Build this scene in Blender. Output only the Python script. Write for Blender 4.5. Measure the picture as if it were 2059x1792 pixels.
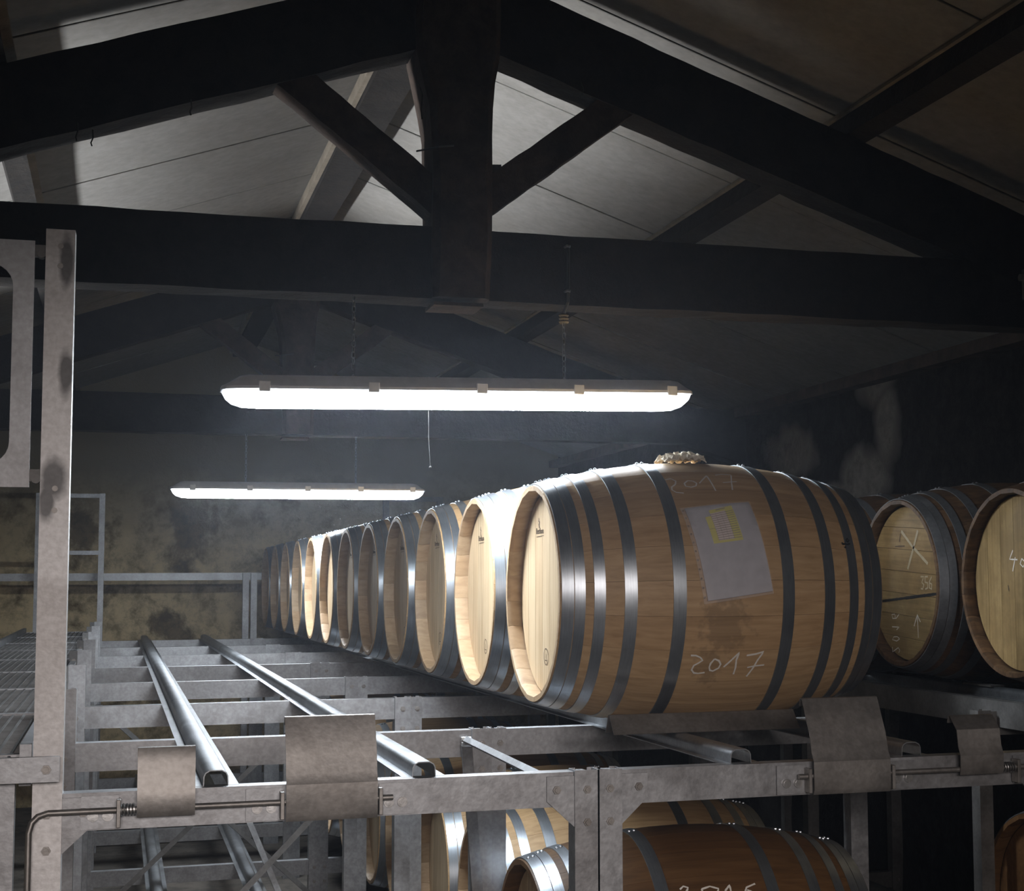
import bpy, bmesh, math, random
from mathutils import Vector, Matrix
random.seed(7)
for o in list(bpy.data.objects): bpy.data.objects.remove(o)
SC = bpy.context.scene
COL = SC.collection
H = 1.75                       # eye height above the floor; all z below are measured from the eye
PI = math.pi

# ------------------------------------------------------------------ camera
cam_d = bpy.data.cameras.new('camera'); cam = bpy.data.objects.new('camera', cam_d); COL.objects.link(cam)
Rv = Vector((0.95423013, -0.29901603, -0.00585457)); Uv = Vector((-0.01982337, -0.08276944, 0.99637154)); Fv = Vector((0.29841564, 0.95065169, 0.0849086))
m = Matrix((Rv, Uv, -Fv)).transposed().to_4x4(); m.translation = (0, 0, H)
cam.matrix_world = m
cam_d.sensor_fit = 'HORIZONTAL'; cam_d.sensor_width = 36.0
cam_d.lens = 3163.49/2059*36.0
cam_d.shift_x = (1029.5-1230.0)/2059; cam_d.shift_y = (899.13-896.0)/2059
cam_d.clip_start = 0.02
SC.camera = cam

# ------------------------------------------------------------------ world, haze, light, exposure
world = bpy.data.worlds.new('world'); SC.world = world; world.use_nodes = True
wn = world.node_tree; wn.nodes.clear()
wo = wn.nodes.new('ShaderNodeOutputWorld'); wb = wn.nodes.new('ShaderNodeBackground')
wb.inputs[0].default_value = (0.55, 0.65, 0.8, 1); wb.inputs[1].default_value = 0.15
wn.links.new(wb.outputs[0], wo.inputs[0])
HAZE = 0.005
if HAZE > 0:                   # thin damp haze of the cellar
    vs = wn.nodes.new('ShaderNodeVolumeScatter'); vs.inputs['Color'].default_value = (0.80, 0.86, 1.0, 1)
    vs.inputs['Density'].default_value = HAZE; vs.inputs['Anisotropy'].default_value = 0.72
    wn.links.new(vs.outputs[0], wo.inputs[1])
LAMP = 125.0; LAMP_SIDE = 9.0; ROOF_FILL = 22.0
DOOR = 790.0
al = bpy.data.lights.new('sky_beyond_doorway', 'AREA'); al.shape = 'RECTANGLE'; al.size = 5.4; al.size_y = 1.8
al.energy = DOOR; al.color = (1.0, 0.90, 0.86)
alo = bpy.data.objects.new('sky_beyond_doorway', al); COL.objects.link(alo)
alo.location = (-0.6, -7.0, H+1.9); alo.rotation_euler = (math.radians(82), 0, 0)
for up_w, up_z, up_deg, up_spread in ((ROOF_FILL, -0.15, 50, 23), (ROOF_FILL*1.05, 0.10, 29, 19)):      # added unseen twin beams, left of the picture, to brighten the roof panels
    ul = bpy.data.lights.new('added_roof_fill', 'AREA'); ul.shape = 'RECTANGLE'; ul.size = 3.5; ul.size_y = 0.14
    ul.energy = up_w; ul.color = (0.93, 0.96, 1.0); ul.spread = math.radians(up_spread)
    ulo = bpy.data.objects.new('added_roof_fill', ul); COL.objects.link(ulo)
    UD = Vector((math.cos(math.radians(up_deg)), 0, math.sin(math.radians(up_deg)))); UP_ = Vector((-1.75, 6.40, H+up_z))
    ulo.matrix_world = Matrix(((0, -UD.z, -UD.x, UP_.x), (1, 0, 0, UP_.y), (0, UD.x, -UD.z, UP_.z), (0, 0, 0, 1)))
SC.view_settings.view_transform = 'Standard'; SC.view_settings.look = 'None'
SC.view_settings.exposure = 0.0; SC.view_settings.gamma = 1.0; SC.view_settings.use_curve_mapping = False
SC.cycles.max_bounces = 6; SC.cycles.diffuse_bounces = 3; SC.cycles.glossy_bounces = 3; SC.cycles.adaptive_threshold = 0.02
SC.cycles.caustics_reflective = False; SC.cycles.caustics_refractive = False
SC.cycles.sample_clamp_indirect = 6.0

# ------------------------------------------------------------------ materials
def nt(name):
    mt = bpy.data.materials.new(name); mt.use_nodes = True
    t = mt.node_tree; b = t.nodes['Principled BSDF']
    return mt, t, b
def N(t, typ, **kw):
    n = t.nodes.new(typ)
    for k, v in kw.items():
        if k in n.inputs: n.inputs[k].default_value = v
        else: setattr(n, k, v)
    return n
def ramp(t, fac, stops):
    r = t.nodes.new('ShaderNodeValToRGB'); e = r.color_ramp.elements
    while len(e) < len(stops): e.new(0.5)
    for i, (p, c) in enumerate(stops): e[i].position = p; e[i].color = (*c, 1)
    t.links.new(fac, r.inputs[0]); return r.outputs[0]
def coords(t, scale=(1, 1, 1), rnd=True, world=False):
    if world:
        g = N(t, 'ShaderNodeNewGeometry'); src = g.outputs['Position']
    else:
        c = N(t, 'ShaderNodeTexCoord'); src = c.outputs['Object']
    mp = N(t, 'ShaderNodeMapping'); mp.inputs['Scale'].default_value = scale
    t.links.new(src, mp.inputs['Vector'])
    if rnd:
        oi = N(t, 'ShaderNodeObjectInfo'); mu = N(t, 'ShaderNodeMath', operation='MULTIPLY'); mu.inputs[1].default_value = 37.0
        t.links.new(oi.outputs['Random'], mu.inputs[0])
        cb = N(t, 'ShaderNodeCombineXYZ')
        for i in range(3): t.links.new(mu.outputs[0], cb.inputs[i])
        t.links.new(cb.outputs[0], mp.inputs['Location'])
    return mp.outputs[0]
def noise(t, vec, scale, detail=4, rough=0.6, dist=0.0):
    n = N(t, 'ShaderNodeTexNoise'); n.inputs['Scale'].default_value = scale; n.inputs['Detail'].default_value = detail
    n.inputs['Roughness'].default_value = rough; n.inputs['Distortion'].default_value = dist
    t.links.new(vec, n.inputs['Vector']); return n.outputs['Fac']
def mix(t, a, b, fac, mode='MIX'):
    n = t.nodes.new('ShaderNodeMix'); n.data_type = 'RGBA'; n.blend_type = mode
    for s, v in ((6, a), (7, b)):
        if isinstance(v, tuple): n.inputs[s].default_value = (*v, 1)
        else: t.links.new(v, n.inputs[s])
    if isinstance(fac, float): n.inputs[0].default_value = fac
    else: t.links.new(fac, n.inputs[0])
    return n.outputs[2]
def bump(t, b, h, strength, dist=0.01):
    n = t.nodes.new('ShaderNodeBump'); n.inputs['Strength'].default_value = strength; n.inputs['Distance'].default_value = dist
    t.links.new(h, n.inputs['Height']); t.links.new(n.outputs[0], b.inputs['Normal'])
def link(t, o, b, name): t.links.new(o, b.inputs[name])

def blots(t, v, spots, amp, nscale):
    """soft irregular blots round given world points: (x, y, z, rx, ry, rz)"""
    n = N(t, 'ShaderNodeTexNoise'); n.inputs['Scale'].default_value = nscale; n.inputs['Detail'].default_value = 5
    t.links.new(v, n.inputs['Vector']); out = None
    for x, y, z, rx, ry, rz in spots:
        mp = N(t, 'ShaderNodeMapping'); mp.inputs['Location'].default_value = (-x/rx, -y/ry, -z/rz); mp.inputs['Scale'].default_value = (1/rx, 1/ry, 1/rz)
        t.links.new(v, mp.inputs['Vector'])
        ln = N(t, 'ShaderNodeVectorMath', operation='LENGTH'); t.links.new(mp.outputs[0], ln.inputs[0])
        ma = N(t, 'ShaderNodeMath', operation='MULTIPLY_ADD'); ma.inputs[1].default_value = amp; t.links.new(n.outputs['Fac'], ma.inputs[0]); t.links.new(ln.outputs['Value'], ma.inputs[2])
        mr = N(t, 'ShaderNodeMapRange'); mr.inputs['From Min'].default_value = 1.0+amp*0.5; mr.inputs['From Max'].default_value = 0.55+amp*0.5
        t.links.new(ma.outputs[0], mr.inputs['Value'])
        if out is None: out = mr.outputs[0]
        else:
            mx = N(t, 'ShaderNodeMath', operation='MAXIMUM'); t.links.new(out, mx.inputs[0]); t.links.new(mr.outputs[0], mx.inputs[1]); out = mx.outputs[0]
    return out
def galv(name, lo, hi, metal=0.85, rough=(0.38, 0.6), scale=26):
    mt, t, b = nt(name); v = coords(t, (1, 1, 1))
    n1 = noise(t, v, scale, 5, 0.65); n2 = noise(t, v, 90, 2, 0.5); n3 = noise(t, v, 4, 3, 0.5, 0.5)
    c = ramp(t, n1, [(0.22, lo), (0.78, hi)])
    c2 = mix(t, c, ramp(t, n2, [(0.35, (0.62, 0.60, 0.58)), (0.65, (1, 1, 1))]), 0.4, 'MULTIPLY')
    c3 = mix(t, c2, ramp(t, n3, [(0.34, (0.55, 0.52, 0.50)), (0.52, (1, 1, 1))]), 0.5, 'MULTIPLY')
    link(t, c3, b, 'Base Color'); b.inputs['Metallic'].default_value = metal
    mr = N(t, 'ShaderNodeMapRange'); mr.inputs['To Min'].default_value = rough[0]; mr.inputs['To Max'].default_value = rough[1]
    t.links.new(n1, mr.inputs['Value']); link(t, mr.outputs[0], b, 'Roughness')
    bump(t, b, n2, 0.15, 0.002)
    return mt
M_GALV = galv('galvanised_steel', (0.27, 0.275, 0.285), (0.46, 0.47, 0.49))
M_GALVR = galv('galvanised_rail', (0.22, 0.23, 0.245), (0.42, 0.44, 0.465), 0.9, (0.33, 0.5), 8)
M_PLATE = galv('bare_steel_plate', (0.21, 0.20, 0.19), (0.40, 0.38, 0.36), 0.85, (0.40, 0.6), 10)
M_BOLT = galv('zinc_bolt', (0.38, 0.38, 0.38), (0.62, 0.62, 0.62), 0.95, (0.3, 0.45), 20)
M_DGALV = galv('dark_and_shaded_steel', (0.11, 0.107, 0.103), (0.26, 0.255, 0.25), 0.7, (0.45, 0.65), 9)  # dark steel; on the right bay frames it stands in for shadow

def post_mat():
    mt = galv('smudged_galvanised_post', (0.50, 0.49, 0.49), (0.72, 0.71, 0.71), 0.6, (0.45, 0.6), 40); t = mt.node_tree; b = t.nodes['Principled BSDF']
    v = coords(t, (1, 1, 1), False, True)
    f = blots(t, v, [(-0.128, 3.40, H+0.215, 0.034, 1, 0.055), (-0.140, 3.40, H+0.165, 0.02, 1, 0.05), (-0.112, 3.40, H+0.665, 0.018, 1, 0.07), (-0.108, 3.40, H+0.43, 0.018, 1, 0.06)], 0.5, 30)
    src = b.inputs['Base Color'].links[0].from_socket
    m_ = N(t, 'ShaderNodeMath', operation='MULTIPLY'); m_.inputs[1].default_value = 0.8; t.links.new(f, m_.inputs[0])
    link(t, mix(t, src, (0.045, 0.043, 0.043), m_.outputs[0]), b, 'Base Color'); return mt
def hoop_mat():
    mt, t, b = nt('hoop_steel'); v = coords(t, (1, 1, 1))
    n1 = noise(t, v, 7, 4, 0.6); n2 = noise(t, coords(t, (60, 3, 3)), 6, 3, 0.5)
    c = ramp(t, n1, [(0.3, (0.30, 0.325, 0.355)), (0.7, (0.46, 0.50, 0.54))])
    link(t, mix(t, c, ramp(t, n2, [(0.3, (0.8, 0.8, 0.8)), (0.7, (1, 1, 1))]), 0.8, 'MULTIPLY'), b, 'Base Color')
    b.inputs['Metallic'].default_value = 0.88; b.inputs['Roughness'].default_value = 0.34
    return mt
M_HOOP = hoop_mat(); M_OLDHOOP = galv('aged_hoop_steel', (0.10, 0.105, 0.11), (0.20, 0.205, 0.215), 0.6, (0.5, 0.65), 8)

def oak(name, dark, mid, lite, grain=(1.6, 30, 30), rough=0.55, dirt=0.0, stain=None):
    mt, t, b = nt(name)
    v = coords(t, grain); vo = coords(t, (1, 1, 1))
    g = noise(t, v, 2.2, 6, 0.62, 0.35); blot = noise(t, vo, 5.0, 3, 0.5)
    c = ramp(t, g, [(0.30, dark), (0.52, mid), (0.75, lite)])
    oi = N(t, 'ShaderNodeObjectInfo')
    tint = ramp(t, oi.outputs['Random'], [(0.0, (0.80, 0.76, 0.70)), (0.35, (1.0, 0.97, 0.92)), (0.7, (0.93, 0.84, 0.74)), (1.0, (1.06, 1.06, 1.04))])
    c = mix(t, c, tint, 0.85, 'MULTIPLY')
    c = mix(t, c, ramp(t, blot, [(0.30, (0.72, 0.68, 0.62)), (0.6, (1, 1, 1))]), 0.45, 'MULTIPLY')
    if dirt > 0:
        dn = noise(t, vo, 9.0, 5, 0.7)
        c = mix(t, c, ramp(t, dn, [(0.45, (0.25, 0.2, 0.16)), (0.6, (1, 1, 1))]), dirt, 'MULTIPLY')
    if stain:                  # a grimy smudge on the nearest barrel
        f = blots(t, coords(t, (1, 1, 1), False, True), stain, 2.6, 45); m_ = N(t, 'ShaderNodeMath', operation='MULTIPLY'); m_.inputs[1].default_value = 0.38
        t.links.new(f, m_.inputs[0]); c = mix(t, c, (0.10, 0.065, 0.035), m_.outputs[0])
    link(t, c, b, 'Base Color'); b.inputs['Roughness'].default_value = rough
    b.inputs['Specular IOR Level'].default_value = 0.35
    bump(t, b, g, 0.12, 0.003)
    return mt
M_STAVE = oak('oak_stave', (0.36, 0.235, 0.118), (0.46, 0.312, 0.168), (0.53, 0.375, 0.215), stain=[(1.50, 3.81, H-0.115, 0.07, 0.3, 0.10), (1.47, 3.83, H-0.22, 0.04, 0.3, 0.06)])
M_LOWSTAVE = oak('shaded_orange_oak_stave', (0.07, 0.034, 0.012), (0.105, 0.053, 0.019), (0.135, 0.073, 0.029))  # orange oak, darkened further so its colour carries the lower tier's shade
M_HEAD = oak('oak_head', (0.47, 0.34, 0.205), (0.61, 0.475, 0.315), (0.70, 0.57, 0.40), (30, 30, 1.2))
M_CHIME = oak('oak_chime', (0.36, 0.25, 0.155), (0.46, 0.335, 0.215), (0.53, 0.40, 0.27), (6, 20, 20))
M_OLDSTAVE = oak('aged_oak_stave', (0.06, 0.037, 0.022), (0.12, 0.07, 0.037), (0.18, 0.11, 0.057), dirt=0.5)
M_OLDHEAD = oak('aged_oak_head', (0.20, 0.135, 0.055), (0.285, 0.20, 0.09), (0.345, 0.255, 0.125), (30, 30, 1.2), dirt=0.3)
M_OLDHEADH = oak('aged_oak_head_cross', (0.22, 0.145, 0.055), (0.31, 0.215, 0.09), (0.37, 0.27, 0.125), (30, 1.2, 30), dirt=0.2)

def timber(name, lo, hi, grain=(3, 3, 3)):
    mt, t, b = nt(name); v = coords(t, grain, True)
    n = noise(t, v, 3.0, 6, 0.7, 0.3); n2 = noise(t, coords(t, (1, 1, 1)), 25, 4, 0.7)
    c = ramp(t, n, [(0.35, lo), (0.75, hi)])
    link(t, c, b, 'Base Color'); b.inputs['Roughness'].default_value = 0.85; b.inputs['Specular IOR Level'].default_value = 0.2
    bump(t, b, n2, 0.5, 0.01)
    return mt
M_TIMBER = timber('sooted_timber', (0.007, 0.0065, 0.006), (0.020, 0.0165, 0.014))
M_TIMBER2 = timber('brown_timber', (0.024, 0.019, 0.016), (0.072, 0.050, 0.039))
M_LATH = timber('pale_lath', (0.13, 0.11, 0.085), (0.22, 0.19, 0.15))

def panel_mat():
    mt, t, b = nt('roof_panel'); v = coords(t, (1, 1, 1), False, True)
    n1 = noise(t, v, 22, 5, 0.65); n2 = noise(t, v, 2.5, 3, 0.5)
    c = ramp(t, n1, [(0.3, (0.115, 0.110, 0.101)), (0.7, (0.165, 0.160, 0.150))])
    link(t, mix(t, c, ramp(t, n2, [(0.3, (0.75, 0.73, 0.70)), (0.65, (1, 1, 1))]), 0.7, 'MULTIPLY'), b, 'Base Color')
    b.inputs['Roughness'].default_value = 0.8
    bump(t, b, n1, 0.3, 0.004)
    return mt
M_PANEL = panel_mat()

def plaster_mat(name, base, stain, mould, th, scale=1.3):
    mt, t, b = nt(name); v = coords(t, (1, 1, 1), False, True)
    n1 = noise(t, v, scale, 8, 0.66, 0.15); n2 = noise(t, v, scale*4.0, 7, 0.72, 0.1); n3 = noise(t, v, 40, 3, 0.6)
    c = ramp(t, n2, [(0.38, stain), (0.54, base), (0.8, tuple(min(1, x*1.25) for x in base))])
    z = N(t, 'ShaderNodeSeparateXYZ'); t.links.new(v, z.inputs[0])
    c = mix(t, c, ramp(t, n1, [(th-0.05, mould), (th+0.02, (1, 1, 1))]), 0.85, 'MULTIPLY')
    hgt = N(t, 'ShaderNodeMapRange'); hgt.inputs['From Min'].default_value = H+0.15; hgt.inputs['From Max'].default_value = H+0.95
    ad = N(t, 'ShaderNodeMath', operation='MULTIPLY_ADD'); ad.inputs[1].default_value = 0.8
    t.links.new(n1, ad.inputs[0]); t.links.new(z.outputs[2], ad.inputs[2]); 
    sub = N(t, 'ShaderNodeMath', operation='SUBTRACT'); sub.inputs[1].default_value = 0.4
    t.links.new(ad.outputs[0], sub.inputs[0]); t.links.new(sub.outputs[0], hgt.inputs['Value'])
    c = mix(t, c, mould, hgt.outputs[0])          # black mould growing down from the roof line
    link(t, c, b, 'Base Color'); b.inputs['Roughness'].default_value = 0.92; b.inputs['Specular IOR Level'].default_value = 0.15
    bump(t, b, n2, 0.5, 0.03)
    return mt
M_WALLB = plaster_mat('stained_plaster', (0.72, 0.575, 0.34), (0.36, 0.28, 0.155), (0.22, 0.19, 0.14), 0.45, 1.5)
def black_wall():
    mt, t, b = nt('blackened_wall'); v = coords(t, (1, 1, 1), False, True)
    n2 = noise(t, v, 12, 6, 0.75)
    f = blots(t, v, [(3.72, 7.28, H+1.03, 1, 0.26, 0.16), (3.72, 7.16, H+0.78, 1, 0.15, 0.28), (3.72, 7.42, H+0.53, 1, 0.32, 0.20), (3.72, 8.35, H+0.72, 1, 0.40, 0.18), (3.72, 7.75, H+0.42, 1, 0.42, 0.13)], 1.3, 6)
    m_ = N(t, 'ShaderNodeMath', operation='MULTIPLY'); t.links.new(f, m_.inputs[0]); t.links.new(n2, m_.inputs[1])
    c = mix(t, ramp(t, n2, [(0.4, (0.007, 0.006, 0.006)), (0.75, (0.028, 0.025, 0.023))]), (0.30, 0.27, 0.235), m_.outputs[0])
    link(t, c, b, 'Base Color')
    b.inputs['Roughness'].default_value = 0.95; b.inputs['Specular IOR Level'].default_value = 0.1; bump(t, b, n2, 0.7, 0.03)
    return mt
M_WALLR = black_wall()
def flat(name, col, rough=0.6, metal=0.0, spec=0.5):
    mt, t, b = nt(name); v = coords(t, (1, 1, 1)); n = noise(t, v, 30, 3, 0.6)
    c = ramp(t, n, [(0.3, tuple(x*0.86 for x in col)), (0.7, col)])
    link(t, c, b, 'Base Color'); b.inputs['Roughness'].default_value = rough; b.inputs['Metallic'].default_value = metal
    b.inputs['Specular IOR Level'].default_value = spec
    return mt
M_FLOOR = plaster_mat('cellar_floor', (0.16, 0.14, 0.12), (0.09, 0.08, 0.07), (0.5, 0.5, 0.5), 0.35)
M_HOUSING = flat('lamp_housing_grey', (0.75, 0.75, 0.77), 0.5)
M_CLIP = flat('lamp_clip', (0.8, 0.8, 0.8), 0.4)
M_CHALK = flat('chalk', (0.72, 0.68, 0.62), 0.9)
M_CHALKOLD = flat('faded_chalk', (0.42, 0.35, 0.24), 0.9)
M_INK = flat('burnt_brand', (0.13, 0.085, 0.05), 0.8)
M_BLACK = flat('black_marker', (0.012, 0.011, 0.011), 0.5)
M_PAPER = flat('paper_sheet', (0.84, 0.82, 0.88), 0.6)
M_YEL = flat('yellow_print', (0.66, 0.60, 0.10), 0.6)
M_CELL = flat('table_cell', (0.72, 0.60, 0.55), 0.6)
M_LINE = flat('table_line', (0.22, 0.17, 0.13), 0.6)
M_CLOTH = flat('burlap_scrap', (0.80, 0.72, 0.58), 0.95)
M_HOSE = flat('blue_hose', (0.03, 0.06, 0.14), 0.45)
M_WIRE = flat('dark_wire', (0.03, 0.03, 0.03), 0.6)
M_ROPE = flat('old_twine', (0.30, 0.25, 0.16), 0.9)
M_WEB = flat('dusty_cobweb', (0.02, 0.018, 0.016), 0.95)
def sleeve_mat():
    mt, t, b = nt('clear_sleeve'); b.inputs['Base Color'].default_value = (0.9, 0.9, 0.95, 1)
    b.inputs['Roughness'].default_value = 0.12; b.inputs['Alpha'].default_value = 0.16; b.inputs['IOR'].default_value = 1.5
    n = noise(t, coords(t, (1, 1, 1)), 14, 2, 0.5); bump(t, b, n, 0.5, 0.01)
    return mt
M_SLEEVE = sleeve_mat()
def emit(name, col, s):
    mt, t, b = nt(name); b.inputs['Base Color'].default_value = (0.9, 0.9, 0.9, 1)
    b.inputs['Emission Color'].default_value = (*col, 1); b.inputs['Emission Strength'].default_value = s
    return mt
M_DIFF = emit('lit_diffuser', (0.84, 0.92, 1.0), LAMP); M_DIFFS = emit('lit_diffuser_side', (0.84, 0.92, 1.0), LAMP_SIDE); M_DIFFE = emit('lit_diffuser_end', (0.84, 0.92, 1.0), 3.0)


# ------------------------------------------------------------------ helpers
def box(bm, x0, x1, y0, y1, z0, z1):
    v = [bm.verts.new((x, y, z)) for x in (x0, x1) for y in (y0, y1) for z in (z0, z1)]
    for f in ((0, 1, 3, 2), (4, 6, 7, 5), (0, 4, 5, 1), (2, 3, 7, 6), (0, 2, 6, 4), (1, 5, 7, 3)):
        bm.faces.new([v[i] for i in f])
    return v
def prism(bm, pts, axis, a0, a1):
    """closed polygon extruded along an axis; pts are the two other coordinates in xyz order"""
    def P(p, a):
        if axis == 'x': return (a, p[0], p[1])
        if axis == 'y': return (p[0], a, p[1])
        return (p[0], p[1], a)
    A = [bm.verts.new(P(p, a0)) for p in pts]; B = [bm.verts.new(P(p, a1)) for p in pts]
    n = len(pts)
    for i in range(n): bm.faces.new((A[i], A[(i+1) % n], B[(i+1) % n], B[i]))
    bm.faces.new(A[::-1]); bm.faces.new(B)
def thin(path, t):
    """thin-walled closed section from an open 2-D path (offset to its left)"""
    off = []
    n = len(path)
    for i, p in enumerate(path):
        a = path[max(0, i-1)]; b = path[min(n-1, i+1)]
        dx, dy = b[0]-a[0], b[1]-a[1]; l = math.hypot(dx, dy) or 1
        off.append((p[0]-dy/l*t, p[1]+dx/l*t))
    return list(path)+off[::-1]
def hollow(bm, path, t, axis, a0, a1):
    """thin-walled open section, quads strip ends so concave sections are safe"""
    full = thin(path, t); n = len(path)
    def P(p, a):
        if axis == 'x': return (a, p[0], p[1])
        if axis == 'y': return (p[0], a, p[1])
        return (p[0], p[1], a)
    A = [bm.verts.new(P(p, a0)) for p in full]; B = [bm.verts.new(P(p, a1)) for p in full]
    m_ = len(full)
    for i in range(m_): bm.faces.new((A[i], A[(i+1) % m_], B[(i+1) % m_], B[i]))
    for i in range(n-1):
        bm.faces.new((A[i], A[m_-1-i], A[m_-2-i], A[i+1])); bm.faces.new((B[i], B[i+1], B[m_-2-i], B[m_-1-i]))
def tube(bm, pts, r, n=8, caps=True):
    pts = [Vector(p) for p in pts]; rings = []
    prev = None
    for i, p in enumerate(pts):
        a = pts[max(0, i-1)]; b = pts[min(len(pts)-1, i+1)]
        d = (b-a).normalized()
        if prev is None:
            up = Vector((0, 0, 1)) if abs(d.z) < 0.9 else Vector((1, 0, 0))
            s = d.cross(up).normalized()
        else:
            s = (prev - d*prev.dot(d)).normalized()
        prev = s; u = s.cross(d)
        rings.append([bm.verts.new(p+(s*math.cos(2*PI*k/n)+u*math.sin(2*PI*k/n))*r) for k in range(n)])
    for A, B in zip(rings, rings[1:]):
        for k in range(n): bm.faces.new((A[k], A[(k+1) % n], B[(k+1) % n], B[k]))
    if caps: bm.faces.new(rings[0][::-1]); bm.faces.new(rings[-1])
def cyl(bm, c, axis, r, h, n=12):
    c = Vector(c); d = {'x': Vector((1, 0, 0)), 'y': Vector((0, 1, 0)), 'z': Vector((0, 0, 1))}[axis]
    tube(bm, [c, c+d*h], r, n)
def beam(bm, p, q, w, h, up=(0, 0, 1), seg=1, rough=0.0):
    """rectangular bar from p to q: w across, h along up"""
    p, q = Vector(p), Vector(q); d = (q-p).normalized(); s = d.cross(Vector(up)).normalized(); u = s.cross(d)
    rings = []
    for i in range(seg+1):
        c = p.lerp(q, i/seg); r = []
        for a, b in ((-1, -1), (0, -1), (1, -1), (1, 0), (1, 1), (0, 1), (-1, 1), (-1, 0)) if rough else ((-1, -1), (1, -1), (1, 1), (-1, 1)):
            k = 1+random.uniform(-rough, rough)
            r.append(bm.verts.new(c+s*(a*w/2*k)+u*(b*h/2*(1+random.uniform(-rough, rough)))))
        rings.append(r)
    n = len(rings[0])
    for A, B in zip(rings, rings[1:]):
        for k in range(n): bm.faces.new((A[k], A[(k+1) % n], B[(k+1) % n], B[k]))
    bm.faces.new(rings[0][::-1]); bm.faces.new(rings[-1])
def to_mesh(bm, name, mat, smooth=None, bev=0.0):
    bmesh.ops.recalc_face_normals(bm, faces=bm.faces)
    if bev:
        bmesh.ops.bevel(bm, geom=[e for e in bm.edges if len(e.link_faces) == 2 and e.calc_face_angle(0) > 0.6], offset=bev, segments=1, affect='EDGES')
    me = bpy.data.meshes.new(name); bm.to_mesh(me); bm.free()
    for mm in (mat if isinstance(mat, (list, tuple)) else [mat]): me.materials.append(mm)
    if smooth is not None:
        for p in me.polygons: p.use_smooth = True
        try: me.set_sharp_from_angle(angle=math.radians(smooth))
        except Exception: pass
    return me
def wloc(o):
    v = Vector((0, 0, 0))
    while o is not None: v += o.location; o = o.parent
    return v
def obj(name, bm, mat, parent=None, smooth=None, bev=0.0, label=None, cat=None, group=None, kind=None):
    """link a bmesh built in eye-relative coordinates as one object"""
    if KS != 1.0:
        for v in bm.verts: v.co = v.co*KS
    if parent is not None: base = wloc(parent)
    else:
        xs = [v.co for v in bm.verts]
        base = Vector(((min(v.x for v in xs)+max(v.x for v in xs))/2, (min(v.y for v in xs)+max(v.y for v in xs))/2, min(v.z for v in xs)+H))
    for v in bm.verts: v.co = v.co+Vector((0, 0, H))-base
    o = bpy.data.objects.new(name, to_mesh(bm, name, mat, smooth, bev)); COL.objects.link(o)
    if parent is not None: o.parent = parent
    else: o.location = base
    tag(o, label, cat, group, kind); return o
def put(name, me, loc, parent=None, rot=(0, 0, 0)):
    o = bpy.data.objects.new(name, me); COL.objects.link(o); o.location = loc; o.rotation_euler = rot
    if parent is not None: o.parent = parent
    return o
def tag(o, label=None, cat=None, group=None, kind=None):
    for k, v in (('label', label), ('category', cat), ('group', group), ('kind', kind)):
        if v: o[k] = v
def thing(name, label, cat, loc, group=None):
    o = bpy.data.objects.new(name, None); COL.objects.link(o); o.location = (loc[0]*KS, loc[1]*KS, loc[2]*KS+H)
    o.empty_display_size = 0.1; tag(o, label, cat, group); return o
def copy_tree(o, parent=None):
    c = o.copy(); COL.objects.link(c)
    if parent is not None: c.parent = parent
    for ch in list(o.children): copy_tree(ch, c)
    return c
B = bmesh.new
KS = 1.0

# ------------------------------------------------------------------ setting
YB = 13.4; XR = 3.72; XL = -2.95; YF = -1.2; FZ = -H
SL = 0.342                                    # roof slope
def zroof(x): return 1.995-SL*abs(x-0.96)      # underside of the roof panels
bm = B(); box(bm, XL-0.3, XR+0.3, YF-0.3, YB+0.3, FZ-0.2, FZ); obj('floor', bm, M_FLOOR, kind='structure')
def lumpy(bm, p00, du, dv, nu, nv, amp, nrm):
    g = [[bm.verts.new(Vector(p00)+Vector(du)*i/nu+Vector(dv)*j/nv+Vector(nrm)*random.uniform(0, amp)) for j in range(nv+1)] for i in range(nu+1)]
    for i in range(nu):
        for j in range(nv): bm.faces.new((g[i][j], g[i+1][j], g[i+1][j+1], g[i][j+1]))
bm = B(); lumpy(bm, (XL-0.2, YB, FZ), (XR-XL+0.4, 0, 0), (0, 0, 4.2), 40, 30, 0.03, (0, -1, 0)); box(bm, XL-0.3, XR+0.3, YB+0.02, YB+0.3, FZ, 2.6)
obj('wall_back', bm, M_WALLB, kind='structure', smooth=60)
bm = B(); lumpy(bm, (XR, YB+0.1, FZ), (0, YF-YB-0.2, 0), (0, 0, 3.1), 60, 14, 0.03, (-1, 0, 0)); box(bm, XR+0.02, XR+0.3, YF-0.3, YB+0.3, FZ, 1.9)
obj('wall_right', bm, M_WALLR, kind='structure', smooth=60)
bm = B(); box(bm, XL-0.3, XL, YF-0.3, YB+0.3, FZ, 1.9); obj('wall_left', bm, M_WALLB, kind='structure')
bm = B()                                       # wall behind the viewer with its open doorway to the daylight
box(bm, XL-0.3, -0.85, YF-0.25, YF, FZ, 2.4); box(bm, 1.35, XR+0.3, YF-0.25, YF, FZ, 2.4); box(bm, -0.85, 1.35, YF-0.25, YF, 0.92, 2.4)
obj('wall_front', bm, M_WALLB, kind='structure')

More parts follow.
